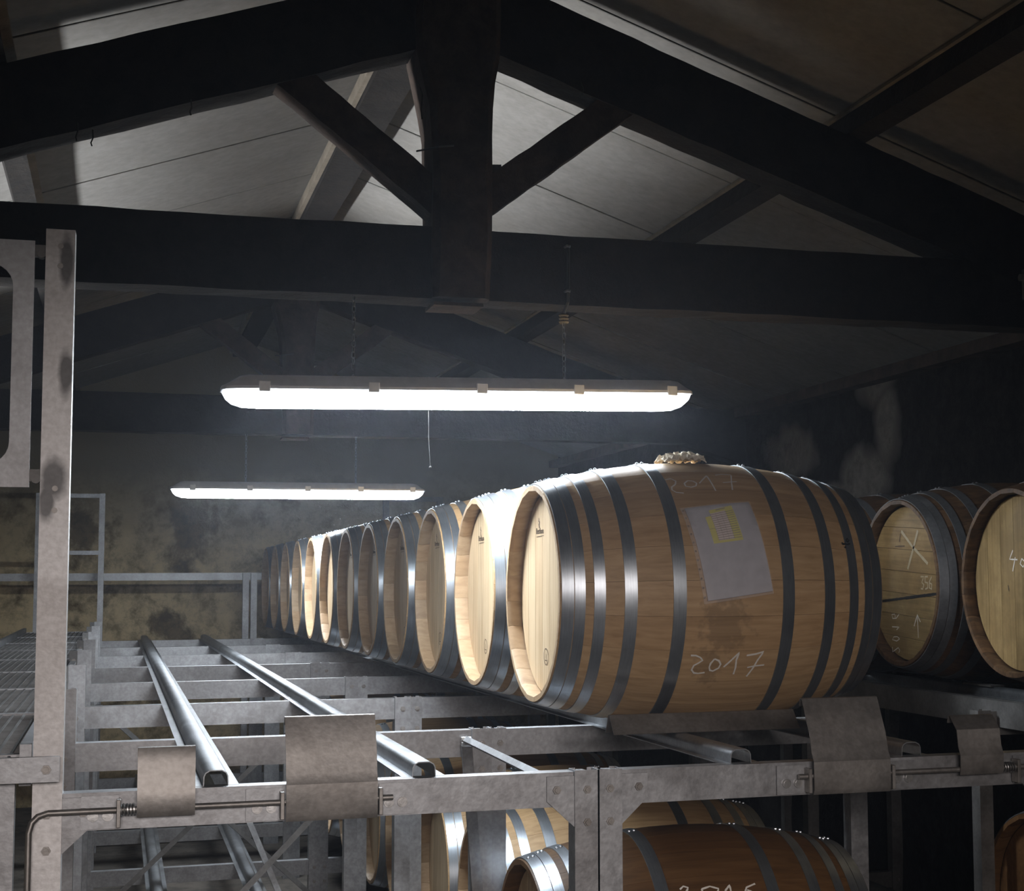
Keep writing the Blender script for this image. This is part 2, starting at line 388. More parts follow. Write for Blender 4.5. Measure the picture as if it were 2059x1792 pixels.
# roof: deck above, panels below it
bm = B()
prism(bm, [(0.96, zroof(0.96)+0.05), (XR+0.4, zroof(XR+0.4)+0.05), (XR+0.4, zroof(XR+0.4)+0.12), (0.96, zroof(0.96)+0.13), (XL-0.5, zroof(XL-0.5)+0.12), (XL-0.5, zroof(XL-0.5)+0.05)], 'y', YF-0.3, YB+0.3)
ceiling = obj('ceiling', bm, M_TIMBER2, kind='structure')
PW = 0.94
def roof_panel_mesh(x0, x1):
    bm = B(); s = 1 if x0 >= 0.96 else -1
    n = 1
    g = 0.006
    xs = sorted((x0, x1)); d = 0.025
    pts = [(xs[0]+0.004, zroof(xs[0]+0.004)), (xs[1]-0.004, zroof(xs[1]-0.004)), (xs[1]-0.004, zroof(xs[1]-0.004)+d), (xs[0]+0.004, zroof(xs[0]+0.004)+d)]
    prism(bm, pts, 'y', g, PW-g)
    for v in bm.verts: v.co.z += H
    return to_mesh(bm, 'roof_panel', M_PANEL, None, 0.002)
cb = wloc(ceiling)
for x0, x1 in ((0.96, 2.32), (2.32, 3.70), (-0.40, 0.96), (-1.76, -0.40), (-2.93, -1.76)):
    me = roof_panel_mesh(x0, x1)
    for k in range(-6, 10):
        y = 4.70+PW*k
        if y+PW > YB+0.2 or y < YF-0.1: continue
        put('roof_panel', me, Vector((0, y, random.uniform(0, 0.004)))-cb, ceiling)

# purlins and ridge
def purlin(x, w, h, name, label, pale=None, ridge=False):
    t = thing(name, label, 'purlin', (x, 5.0, zroof(x)-h))
    sg = 0 if ridge else (1 if x > 0.96 else -1)
    bm = B(); up = Vector((sg*SL, 0, 1)).normalized()
    seg = 24
    c = Vector((x, 0, zroof(x)))-up*(h/2+0.003)
    beam(bm, c+Vector((0, 0.3, 0)), c+Vector((0, YB, 0)), w, h, up, seg, 0.05)
    obj('timber', bm, M_TIMBER, t)
    if pale:
        for side, hh, th in pale:
            bm = B(); s = up.cross(Vector((0, 1, 0)))*-1 if False else Vector((up.z, 0, -up.x))
            q = Vector((x, 0, zroof(x)))-up*(hh/2+0.004)+s*side*(w/2+th/2+0.002)
            beam(bm, q+Vector((0, 0.3, 0)), q+Vector((0, YB, 0)), th, hh, up, 8, 0.03)
            obj('lath', bm, M_LATH, t, label='pale lath along the timber')
    return t
purlin(0.96, 0.154, 0.105, 'ridge_beam', 'dark ridge timber running along the peak of the roof above the trusses', [(-1, 0.08, 0.02)], True)
purlin(2.31, 0.075, 0.10, 'purlin', 'dark purlin under the right roof slope, over the barrels', [(-1, 0.014, 0.012)])
purlin(-0.39, 0.075, 0.10, 'purlin', 'dark purlin under the left roof slope with a pale lath', [(1, 0.07, 0.03)])

# roof trusses
def truss(y, label):
    t = thing('roof_truss', label, 'roof truss', (0.96, y+0.06, 0.836), 'timber roof trusses')
    bm = B(); n = 60                            # tie beam, waney edged
    beam(bm, (XL-0.1, y+0.064, 0.944), (XR+0.1, y+0.064, 0.944), 0.128, 0.215, (0, 0, 1), n, 0.022)
    obj('tie_beam', bm, M_TIMBER, t, label='heavy horizontal tie beam')
    bm = B()                                    # king post, flaring to the head
    prof = [(0.838, 0.87, 1.046), (1.02, 0.872, 1.05), (1.22, 0.871, 1.05), (1.34, 0.866, 1.05), (1.42, 0.858, 1.055), (1.50, 0.838, 1.064), (1.58, 0.82, 1.074), (1.66, 0.815, 1.08), (1.9, 0.83, 1.08)]
    rings = []
    for z, a, b in prof:
        j = lambda: random.uniform(-0.004, 0.004)
        c = 0.02
        rings.append([bm.verts.new(p) for p in ((a+c+j(), y-0.035, z), (b-c+j(), y-0.035, z), (b+j(), y-0.015, z), (b+j(), y+0.15, z), (a+j(), y+0.15, z), (a+j(), y-0.015, z))])
    for A_, B_ in zip(rings, rings[1:]):
        for k in range(6): bm.faces.new((A_[k], A_[(k+1) % 6], B_[(k+1) % 6], B_[k]))
    bm.faces.new(rings[0][::-1]); bm.faces.new(rings[-1])
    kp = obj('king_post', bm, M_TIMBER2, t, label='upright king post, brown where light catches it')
    bm = B(); beam(bm, (1.045, y+0.06, 1.255), (1.095, y+0.06, 1.258), 0.03, 0.022); obj('peg', bm, M_TIMBER2, kp)
    bm = B(); tube(bm, [(0.835, y+0.05, 1.292), (0.86, y+0.0, 1.287), (0.885, y-0.037, 1.286), (0.93, y-0.04, 1.292)], 0.003, 5); obj('wire', bm, M_WIRE, kp)
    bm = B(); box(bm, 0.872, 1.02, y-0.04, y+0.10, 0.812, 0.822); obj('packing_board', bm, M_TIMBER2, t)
    for s in (-1, 1):
        bm = B(); p = Vector((0.96, y+0.065, 1.637+0.12)); q = Vector((0.96+s*(2.9 if s > 0 else 3.8), y+0.065, 1.757-SL*(2.9 if s > 0 else 3.8)))
        beam(bm, p, q, 0.13, 0.228, (s*SL, 0, 1), 34, 0.022); obj('rafter', bm, M_TIMBER, t)
        bm = B()
        if s < 0: a, b = (0.43, y+0.06, 1.50), (0.93, y+0.06, 1.112)
        else: a, b = (1.49, y+0.06, 1.50), (0.99, y+0.06, 1.116)
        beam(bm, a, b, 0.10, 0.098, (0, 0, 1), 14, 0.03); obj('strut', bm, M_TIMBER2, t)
    return t
truss(4.55, 'nearest dark timber roof truss, its king post over the lamp')
t2 = truss(9.0, 'farther dark timber roof truss in the haze beyond the first lamp')
bm = B(); box(bm, XR-0.10, XR+0.02, YF, YB, 1.0, 1.06); obj('trim_1', bm, M_TIMBER2, kind='structure')
# cobweb wisps under the timbers
for x, z, l, lab in ((-0.13, 1.252, 0.03, 'longest sooty cobweb strand hanging under the left rafter'), (-0.09, 1.235, 0.024, 'short cobweb strand beside the longest one under the left rafter'), (0.174, 1.345, 0.024, 'cobweb strand under the middle of the left rafter'), (0.834, 1.44, 0.075, 'long thin cobweb strand left of the king post'), (1.332, 1.50, 0.02, 'cobweb strand at the top of the right strut')):
    bm = B(); tube(bm, [(x, 4.54, z+0.03), (x+0.002, 4.515, z), (x-0.003, 4.512, z-l*0.6), (x, 4.512, z-l)], 0.002, 4)
    obj('cobweb', bm, M_WEB, label=lab, cat='cobweb', group='cobweb strands on the nearest truss')
# pipe clip at the right end of the near tie beam
bm = B(); cyl(bm, (2.85, 4.53, 1.0), 'x', 0.012, 0.2); cyl(bm, (2.865, 4.53, 0.95), 'x', 0.006, 0.2); box(bm, 2.87, 2.89, 4.52, 4.56, 0.93, 1.03)
obj('pipe_clip', bm, M_GALV, label='pale metal pipe clip on the near tie beam at the right edge', cat='pipe clip')

# ------------------------------------------------------------------ strip lamps on chains
link_bm = B()
pts = [(0.0048*math.cos(a), 0, 0.0055*(1 if math.sin(a) > 0 else -1)+0.0048*math.sin(a)) for a in [2*PI*k/12+0.01 for k in range(12)]]
tube(link_bm, pts+[pts[0]], 0.0017, 5, False)
ME_LINK = to_mesh(link_bm, 'chain_link', M_BOLT, 60)
def lamp(y, xa, za, xb, zb, label, chains, up=False):
    """xa..xb the two ends of the rim, za..zb their heights"""
    t = thing('strip_lamp', label, 'lamp', ((xa+xb)/2, y, (za+zb)/2-0.05), 'strip lamps hung on chains')
    L = xb-xa; tilt = math.atan2(zb-za, L)
    def sec(name, mat, rings, sm=50, lab=None):
        bm = B(); R = []
        for x, pts in rings:
            R.append([bm.verts.new(((xa+xb)/2+(x-L/2)*math.cos(tilt), y+py, (za+zb)/2+(x-L/2)*math.sin(tilt)+(-pz if up else pz))) for py, pz in pts])
        n = len(R[0])
        for A_, B_ in zip(R, R[1:]):
            for k in range(n): bm.faces.new((A_[k], A_[(k+1) % n], B_[(k+1) % n], B_[k]))
        bm.faces.new(R[0][::-1]); bm.faces.new(R[-1])
        return obj(name, bm, mat, t, smooth=sm, label=lab)
    W = 0.075
    def hs(s, h): return [(-W*s, 0.002), (-W*s, 0.010), (-W*0.82*s, 0.010+h*0.6), (-W*0.6*s, 0.010+h), (W*0.6*s, 0.010+h), (W*0.82*s, 0.010+h*0.6), (W*s, 0.010), (W*s, 0.002)]
    sec('housing', M_HOUSING, [(0.0, hs(0.55, 0.004)), (0.012, hs(0.85, 0.008)), (0.05, hs(1.0, 0.030)), (0.075, hs(1.0, 0.034)), (L-0.075, hs(1.0, 0.034)), (L-0.05, hs(1.0, 0.030)), (L-0.012, hs(0.85, 0.008)), (L, hs(0.55, 0.004))], 30)
    def ds(s, h): return [(W*0.95*s*math.cos(a), 0.002-h*abs(math.sin(a))**0.7 if 0 < -math.sin(a) else 0.002) for a in [-PI*k/10 for k in range(11)]]
    df = sec('diffuser', M_DIFF, [(0.004, ds(0.5, 0.004)), (0.014, ds(0.8, 0.024)), (0.03, ds(0.9, 0.038)), (0.055, ds(0.97, 0.046)), (0.10, ds(1.0, 0.049)), (L-0.10, ds(1.0, 0.049)), (L-0.055, ds(0.97, 0.046)), (L-0.03, ds(0.9, 0.038)), (L-0.014, ds(0.8, 0.024)), (L-0.004, ds(0.5, 0.004))], 50, 'glowing white diffuser')
    me = df.data; me.materials.clear()
    for mm in (M_DIFF, M_DIFFS, M_DIFFE): me.materials.append(mm)
    for p in me.polygons:
        xc = p.center.x+wloc(df).x
        p.material_index = 2 if (xc < xa+0.06 or xc > xb-0.06) else 0 if abs(p.normal.z) > 0.6 and (p.center.z+wloc(df).z-H-za-(zb-za)*(xc-xa)/L)*(1 if up else -1) > 0.02 else 1
    for f in (0.082, 0.30, 0.525, 0.735, 0.945):
        x = (xa+xb)/2+(f-0.5)*L; z = (za+zb)/2+(f-0.5)*L*math.sin(tilt)
        for sd in (-1, 1):
            bm = B(); box(bm, x-0.016, x+0.016, y+sd*W-0.004, y+sd*W+0.004, z-0.006, z+0.024); obj('clip', bm, M_CLIP, t, bev=0.002)
    for x, ztop in chains:
        z0 = (za+zb)/2+(x-(xa+xb)/2)*math.sin(tilt)+0.044
        ch = bpy.data.objects.new('chain', None); COL.objects.link(ch); ch.parent = t; ch.location = Vector((x, y, z0+H))-wloc(t)
        n = int((ztop-z0)/0.0165)
        for k in range(n+1):
            o = put('chain_link', ME_LINK, (0, 0, (ztop-z0)*k/n), ch, (0, 0, PI/2*(k % 2)+0.4))
    return t
LY = 4.585
l1 = lamp(LY, 0.272, 0.545, 1.690, 0.573, 'large strip lamp hanging on two chains below the nearest truss', [(0.648, 0.835), (1.288, 0.80)])
l2 = lamp(9.03, 0.272, 0.520, 1.69, 0.522, 'smaller looking strip lamp hanging farther back, over the empty rails', [(0.679, 0.83), (1.295, 0.83)])
cv = thing('added_roof_trough', 'unseen trough added left of the picture to brighten the roof', 'lamp', (-1.75, 6.40, -0.25))  # added body around the unseen roof fill lights
for zz, dg in ((-0.15, 50), (0.10, 29)):
    c_, s_ = math.cos(math.radians(dg)), math.sin(math.radians(dg)); k_ = lambda u, w: (-1.75+u*c_-w*s_, zz+u*s_+w*c_)
    bm = B(); hollow(bm, [k_(0.01, 0.085), k_(-0.06, 0.08), k_(-0.06, -0.08), k_(0.01, -0.085)], 0.004, 'y', 4.60, 8.20); obj('trough', bm, M_HOUSING, cv)
for y in (4.9, 6.45, 8.0):
    bm = B(); box(bm, -1.86, -1.82, y-0.02, y+0.02, FZ, 0.08); obj('stand', bm, M_DGALV, cv)
# twine, hooks and drop wire of the near lamp
bm = B(); tube(bm, [(1.288, LY, 0.795), (1.286, LY-0.004, 0.815), (1.29, LY-0.045, 0.845), (1.289, 4.535, 0.90), (1.289, 4.535, 1.01)], 0.005, 6)
tw = thing('twine', 'dark twine tied over the tie beam above the right lamp chain', 'twine', (1.288, LY, 0.80))
obj('cord', bm, M_WIRE, tw)
bm = B()
for z in (0.79, 0.80, 0.81): tube(bm, [(1.288+0.012*math.cos(a), LY+0.012*math.sin(a), z) for a in [k*PI/4 for k in range(9)]], 0.0045, 5)
obj('knot', bm, M_ROPE, tw)
for z in (1.012, 0.875):
    bm = B(); tube(bm, [(1.282, 4.552, z+0.003), (1.284, 4.53, z+0.003), (1.292, 4.525, z)], 0.0045, 6); obj('nail', bm, M_BOLT, tw)
bm = B(); tube(bm, [(0.867, LY-0.02, 0.505), (0.868, LY-0.02, 0.42), (0.873, LY-0.02, 0.337)], 0.0006, 4); 
bmesh.ops.create_icosphere(bm, subdivisions=1, radius=0.004, matrix=Matrix.Translation((0.873, LY-0.02, 0.337)))
obj('hanging_thread', bm, M_WEB, label='thin thread with a bead dangling below the near lamp', cat='thread')

# ------------------------------------------------------------------ barrels
BL, Br, BR = 0.906, 0.2933, 0.360
def bprof(u):
    s = u/BL*2-1
    return BR-(BR-Br)*s*s
NS = 24
def stave_mesh(mat, name):
    bm = B(); half = PI/NS-0.0011; rings = []
    us = [0, 0.012]+[BL*k/12 for k in range(1, 12)]+[BL-0.012, BL]
    for u in us:
        ro = bprof(u)-(0.002 if u in (0, BL) else 0); ri = bprof(u)-0.026+(0.012 if u in (0, BL) else 0.004 if u in (0.012, BL-0.012) else 0)
        r = []
        for k in range(5):
            a = half*(k/2-1); r.append(bm.verts.new((u-BL/2, ro*math.sin(a), ro*math.cos(a))))
        for a in (half, -half): r.append(bm.verts.new((u-BL/2, ri*math.sin(a), ri*math.cos(a))))
        rings.append(r)
    for A_, B_ in zip(rings, rings[1:]):
        for k in range(7): bm.faces.new((A_[k], A_[(k+1) % 7], B_[(k+1) % 7], B_[k]))
    bm.faces.new(rings[0][::-1]); bm.faces.new(rings[-1])
    me = to_mesh(bm, name, [mat, M_CHIME if mat is M_STAVE else mat], 35)
    for p in me.polygons:
        d = math.hypot(p.center.y, p.center.z)
        if p.normal.z < -0.6 or abs(p.normal.x) > 0.7: p.material_index = 1
    return me
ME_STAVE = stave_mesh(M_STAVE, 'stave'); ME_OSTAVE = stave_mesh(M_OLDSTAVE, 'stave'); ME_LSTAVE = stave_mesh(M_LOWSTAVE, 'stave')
def hoop_mesh(u0, u1):
    bm = B(); n = 72; off = 0.0028
    rows = [(u0, 0.0), (u0, off), (u0*0.5+u1*0.5, off), (u1, off), (u1, 0.0)]
    V = [[bm.verts.new((u-BL/2, (bprof(u)+o)*math.sin(2*PI*k/n), (bprof(u)+o)*math.cos(2*PI*k/n))) for k in range(n)] for u, o in rows]
    for A_, B_ in zip(V, V[1:]):
        for k in range(n): bm.faces.new((A_[k], A_[(k+1) % n], B_[(k+1) % n], B_[k]))
    um = (u0+u1)/2
    # overlap plate and two rivets on the crown
    for du in (0.3, 0.7):
        u = u0+(u1-u0)*du
        r = bprof(u)+off
        bmesh.ops.create_icosphere(bm, subdivisions=1, radius=0.0055, matrix=Matrix.Translation((u-BL/2, r*math.sin(-0.02), r*math.cos(0.02))))
    return to_mesh(bm, 'hoop', M_HOOP, 40)
HU = [(0.004, 0.034), (0.036, 0.062), (0.084, 0.112), (0.160, 0.192), (0.285, 0.319)]
HU = HU+[(BL-b, BL-a) for a, b in HU[::-1]]
ME_HOOPS = [hoop_mesh(a, b) for a, b in HU]
ME_OHOOPS = [me.copy() for me in ME_HOOPS]
for me in ME_OHOOPS: me.materials[0] = M_OLDHOOP
REC = 0.042; RH = Br-0.021; NB = 7
def board_mesh(k, mat):
    bm = B(); w = 2*RH/NB; a, b = -RH+k*w+0.0007, -RH+(k+1)*w-0.0007
    top = []
    for i in range(9):
        y = a+(b-a)*i/8; top.append((y, math.sqrt(max(0, RH*RH-y*y))))
    poly = top+[(y, -z) for y, z in top[::-1]]
    poly = [p for i, p in enumerate(poly) if i == 0 or math.dist(p, poly[i-1]) > 1e-5]
    if math.dist(poly[0], poly[-1]) < 1e-5: poly.pop()
    prism(bm, poly, 'x', REC-BL/2, REC-BL/2+0.02)
    return to_mesh(bm, 'head_board', mat)
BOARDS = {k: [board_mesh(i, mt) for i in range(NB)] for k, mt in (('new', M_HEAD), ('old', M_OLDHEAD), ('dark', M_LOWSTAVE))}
bm = B(); cyl(bm, (BL/2-REC-0.02, 0, 0), 'x', RH, 0.02, 48); ME_BACK = to_mesh(bm, 'head', M_HEAD, 40)
bm = B(); tube(bm, [(0, 0, 0), (0, 0, 0.012), (0, 0, 0.02)], 0.024, 16); ME_BUNG = to_mesh(bm, 'bung', M_CLOTH, 40)

def font_mesh(text, size, mat, name):
    cu = bpy.data.curves.new(name, 'FONT'); cu.body = text; cu.size = size; cu.align_x = 'CENTER'; cu.align_y = 'CENTER'; cu.extrude = 0.0004; cu.resolution_u = 2
    o = bpy.data.objects.new(name, cu); COL.objects.link(o)
    bpy.context.view_layer.update()
    me = bpy.data.meshes.new_from_object(o.evaluated_get(bpy.context.evaluated_depsgraph_get()))
    bpy.data.objects.remove(o); me.materials.clear(); me.materials.append(mat); return me
ME_BRAND = font_mesh('Berthon', 0.024, M_INK, 'brand_word')
def ribbon(bm, P, pts, w):
    """flat stroke over a surface; P maps 2-D to (point, normal)"""
    d = []
    for a, b in zip(pts, pts[1:]):
        n = max(1, int(math.dist(a, b)/0.012))
        for i in range(n): d.append((a[0]+(b[0]-a[0])*i/n, a[1]+(b[1]-a[1])*i/n))
    d.append(pts[-1]); R = []
    for i, p in enumerate(d):
        q, nr = P(p); a, _ = P(d[max(0, i-1)]); b, _ = P(d[min(len(d)-1, i+1)])
        s = (b-a).normalized().cross(nr).normalized()*w/2*random.uniform(0.8, 1.15)
        R.append((bm.verts.new(q+s), bm.verts.new(q-s)))
    for (a, b), (c, e) in zip(R, R[1:]): bm.faces.new((a, b, e, c))
def on_side(c, off=0.0022):
    """(u from the left end, angle above the horizontal on the viewer's side) -> point on the barrel side"""
    def P(p):
        u, a = p; r = bprof(u)+off
        return Vector((c[0]-BL/2+u, c[1]-r*math.cos(a), c[2]+r*math.sin(a))), Vector((0, -math.cos(a), math.sin(a)))
    return P
def on_head(c, off=0.0012):
    def P(p):
        return Vector((c[0]-BL/2+REC-off, c[1]+p[0], c[2]+p[1])), Vector((-1, 0, 0))
    return P
def chalk(name, c, P, strokes, w, mat, parent, label=None):
    bm = B()
    for s in strokes: ribbon(bm, P, s, w)
    return obj(name, bm, mat, parent, label=label)

def barrel(x0, yc, zc, label, group, kind='new', roll=0.0, brand=False, boards=0.0, hoops=range(10), bung=False, smesh=None):
    """x0: plane of the left rim; (yc, zc): the axis"""
    c = Vector((x0+BL/2, yc, zc))
    t = thing('barrel', label, 'barrel', (c.x, c.y, c.z-BR), group)
    at = Vector((0, 0, BR))
    st = smesh or {'new': ME_STAVE, 'old': ME_OSTAVE, 'dark': ME_LSTAVE}[kind]
    for k in range(NS): put('stave', st, at, t, (roll+2*PI*k/NS, 0, 0))
    for k in hoops: put('hoop', (ME_HOOPS if kind == 'new' else ME_OHOOPS)[k], at, t, (random.uniform(-0.08, 0.08), 0, 0))
    for me in BOARDS[kind]: put('head_board', me, at, t, (boards, 0, 0))
    put('head', ME_BACK, at, t)
    if bung: put('bung', ME_BUNG, at+Vector((0, 0, BR-0.003)), t)
    if brand:
        put('brand_word', ME_BRAND, at+Vector((-BL/2+REC-0.0012, 0.063, 0.170)), t, (PI/2, 0, -PI/2))
        P = on_head(c)
        chalk('brand_flame', c, P, [[(0.070, 0.206), (0.074, 0.199), (0.064, 0.194), (0.073, 0.188), (0.067, 0.179)]], 0.007, M_INK, t)
        chalk('brand_line', c, P, [[(0.095, 0.155), (0.02, 0.157)]], 0.002, M_INK, t)
        ring = [(0.0+0.022*math.cos(a), -0.172+0.022*math.sin(a)) for a in [2*PI*k/16 for k in range(17)]]
        chalk('brand_seal', c, P, [ring, [(0.0, -0.164), (0.0, -0.178)], [(0.010, -0.182), (-0.010, -0.182)]], 0.0028, M_INK, t)
    return t, c
PY = 0.735; Y1 = 4.157; ZA = -0.031; X1 = 1.0735; DT = 1.0
ORD = ['nearest', 'second', 'third', 'fourth', 'fifth', 'sixth', 'seventh', 'eighth', 'ninth', 'tenth', 'eleventh', 'twelfth']
GU = 'oak barrels in the long upper row'
first = None
for k in range(12):
    lab = 'nearest upper oak barrel with 2017 chalked twice and a paper sheet' if k == 0 else f'{ORD[k]} oak barrel from the front in the long upper row'
    t, c = barrel(X1, Y1+PY*k, ZA, lab, GU, roll=random.uniform(0, 0.26), brand=(k < 6), boards=random.uniform(-0.06, 0.06) if k else 0.0)
    if k == 0: first, c1 = t, c
S2017A = [[(0.3198, 1.0011), (0.3369, 1.0134), (0.3473, 0.9747), (0.3412, 0.9294), (0.3273, 0.8954), (0.3252, 0.8604), (0.334, 0.8303), (0.3538, 0.8187)], [(0.3804, 0.9737), (0.394, 0.9649), (0.4018, 0.9381), (0.3964, 0.901), (0.3815, 0.8851), (0.3671, 0.8994), (0.367, 0.9364), (0.3804, 0.9737)], [(0.4093, 0.9335), (0.4427, 1.0469), (0.4453, 0.8383)], [(0.4694, 1.0594), (0.4936, 1.0809), (0.5178, 1.0749), (0.5037, 0.9516), (0.495, 0.8537)], [(0.4784, 0.9464), (0.521, 0.969)]]
S2017B = [[(0.3415, -0.4669), (0.3551, -0.4669), (0.3675, -0.482), (0.3753, -0.5052), (0.3668, -0.5263), (0.3542, -0.5507), (0.3509, -0.5889), (0.3586, -0.6158), (0.3708, -0.6199), (0.388, -0.6114)], [(0.4073, -0.4943), (0.399, -0.5312), (0.3972, -0.5651), (0.4008, -0.5916), (0.4096, -0.5976), (0.4233, -0.5725), (0.4269, -0.5387), (0.4203, -0.5094), (0.4073, -0.4943)], [(0.4366, -0.5642), (0.4519, -0.5145), (0.4731, -0.4446), (0.4683, -0.505), (0.4706, -0.5723), (0.4691, -0.631)], [(0.4954, -0.4712), (0.5209, -0.462), (0.5425, -0.4456), (0.5294, -0.5125), (0.5207, -0.5824), (0.5084, -0.6572)], [(0.504, -0.5744), (0.5231, -0.5637), (0.5516, -0.5593)]]
chalk('chalk_year', c1, on_side(c1), S2017A, 0.0042, M_CHALK, first, 'pale chalk 2017 near the top')
chalk('chalk_year', c1, on_side(c1), S2017B, 0.0050, M_CHALK, first, 'pale chalk 2017 low on the side')
chalk('hoop_mark', c1, on_side(c1, 0.0042), [[(0.784, 0.411), (0.7858, 0.3973), (0.7949, 0.4005), (0.8004, 0.396), (0.81, 0.4074)], [(0.7988, 0.4342), (0.8048, 0.4533), (0.8086, 0.4377), (0.8038, 0.4217), (0.7988, 0.4342)], [(0.7894, 0.3664), (0.7943, 0.3739)]], 0.005, M_BLACK, first, 'black marker number on the hoop')

# burlap scrap over the bung of the nearest barrel
bm = B(); bmesh.ops.create_grid(bm, x_segments=22, y_segments=16, size=1)
for v in bm.verts:
    x, y = v.co.x*0.062, v.co.y*0.05
    rr = bprof(BL/2+x); 
    v.co = Vector((c1.x-0.02+x+random.uniform(-.004, .004), c1.y+y, c1.z+math.sqrt(max(0, rr*rr-y*y))+0.006+0.020*max(0, 1-(v.co.x**4+v.co.y**4)*0.5)*random.uniform(0.1, 1.5)))
bmesh.ops.solidify(bm, geom=bm.faces[:], thickness=0.003)
obj('burlap_scrap', bm, M_CLOTH, label='frayed burlap scrap lying on the crown of the nearest upper barrel', cat='cloth')

# plastic sleeve with a printed sheet
sl = thing('document_sleeve', 'white paper with a yellow table in a clear sleeve on the nearest barrel', 'paper', (c1.x, c1.y-BR, c1.z))
PC = {'tl': (0.327, 0.6537), 'tr': (0.5272, 0.7203), 'br': (0.5531, -0.0097), 'bl': (0.3599, -0.0796)}
def bil(s, t, A=PC):
    return tuple((A['tl'][i]*(1-s)+A['tr'][i]*s)*(1-t)+(A['bl'][i]*(1-s)+A['br'][i]*s)*t for i in (0, 1))
def patch(bm, s0, s1, t0, t1, off, A=PC, n=12, th=0.0):
    ns = max(1, int(n*(s1-s0)*0.7)); ntt = max(1, int(n*(t1-t0)*1.4)); g = []
    for i in range(ns+1):
        row = []
        for j in range(ntt+1):
            s, t = s0+(s1-s0)*i/ns, t0+(t1-t0)*j/ntt
            lift = off+(0.012*max(0, t-0.55)**2*4 if A is PC else 0)
            row.append(bm.verts.new(on_side(c1, lift)(bil(s, t, A))[0]))
        g.append(row)
    for i in range(ns):
        for j in range(ntt): bm.faces.new((g[i][j], g[i+1][j], g[i+1][j+1], g[i][j+1]))
bm = B(); patch(bm, 0.065, 0.995, 0.005, 0.975, 0.0045, n=16); bmesh.ops.solidify(bm, geom=bm.faces[:], thickness=0.0004); obj('paper_sheet', bm, M_PAPER, sl, smooth=60)
bm = B(); patch(bm, 0.0, 1.0, 0.0, 1.0, 0.0066, n=16)
for v in bm.verts: v.co.y -= random.uniform(0, 0.0012)
obj('sleeve', bm, M_SLEEVE, sl, smooth=80, label='clear plastic sleeve')
bm = B()
for k in range(11): patch(bm, 0.018, 0.036, 0.03+k*0.09, 0.045+k*0.09, 0.0072, n=10)
o = obj('punch_holes', bm, M_LINE, sl); o['kind'] = 'stuff'
TA = {'tl': (0.3888, 0.5917), 'tr': (0.4731, 0.6501), 'br': (0.4839, 0.3836), 'bl': (0.4005, 0.353)}
bm = B(); patch(bm, 0, 1, 0.10, 1, 0.0052, TA); patch(bm, 0.2, 1, -0.10, 0.10, 0.0052, TA); tb = obj('printed_table', bm, M_YEL, sl, smooth=60, label='yellow printed table')
bm = B(); patch(bm, 0.19, 0.72, 0.02, 0.93, 0.0055, TA); obj('table_cells', bm, M_CELL, tb, smooth=60)
bm = B()
for k in range(13): patch(bm, 0.19, 0.97, 0.06+k*0.07, 0.075+k*0.07, 0.0058, TA)
for k in range(4): patch(bm, 0.19+k*0.175, 0.197+k*0.175, 0.03, 0.93, 0.0058, TA)
patch(bm, 0.42, 0.75, -0.07, -0.045, 0.0058, TA); patch(bm, 0.0, 0.19, 0.52, 0.53, 0.0058, TA)
o = obj('table_lines', bm, M_LINE, tb); o['kind'] = 'stuff'

# lower row under it
GL = 'oak barrels in the lower row'
LW = ['lower barrel behind the double front post, hoops facing the lamp', 'lower barrel second from the front, just behind the first', 'lower barrel third from the front behind the middle posts']
for k in range(9):
    lab = LW[k] if k < 3 else f'{ORD[k]} barrel from the front in the shaded lower row'
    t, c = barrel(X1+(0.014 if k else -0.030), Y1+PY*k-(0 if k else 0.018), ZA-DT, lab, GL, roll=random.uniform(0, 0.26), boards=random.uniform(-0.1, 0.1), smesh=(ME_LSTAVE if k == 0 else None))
    if k == 0:
        chalk('chalk_year', c, on_side(c), [[(0.349, 0.742), (0.36, 0.765), (0.3716, 0.7499), (0.36, 0.70), (0.352, 0.66), (0.375, 0.66)], [(0.4061, 0.728), (0.43, 0.745), (0.4521, 0.7217), (0.44, 0.66), (0.41, 0.66), (0.4061, 0.728)], [(0.468, 0.70), (0.4849, 0.745), (0.483, 0.65)], [(0.5574, 0.7477), (0.53, 0.72), (0.52, 0.67), (0.535, 0.65), (0.55, 0.67), (0.53, 0.70)]], 0.005, M_CHALK, t, 'chalked year cut off by the picture edge')

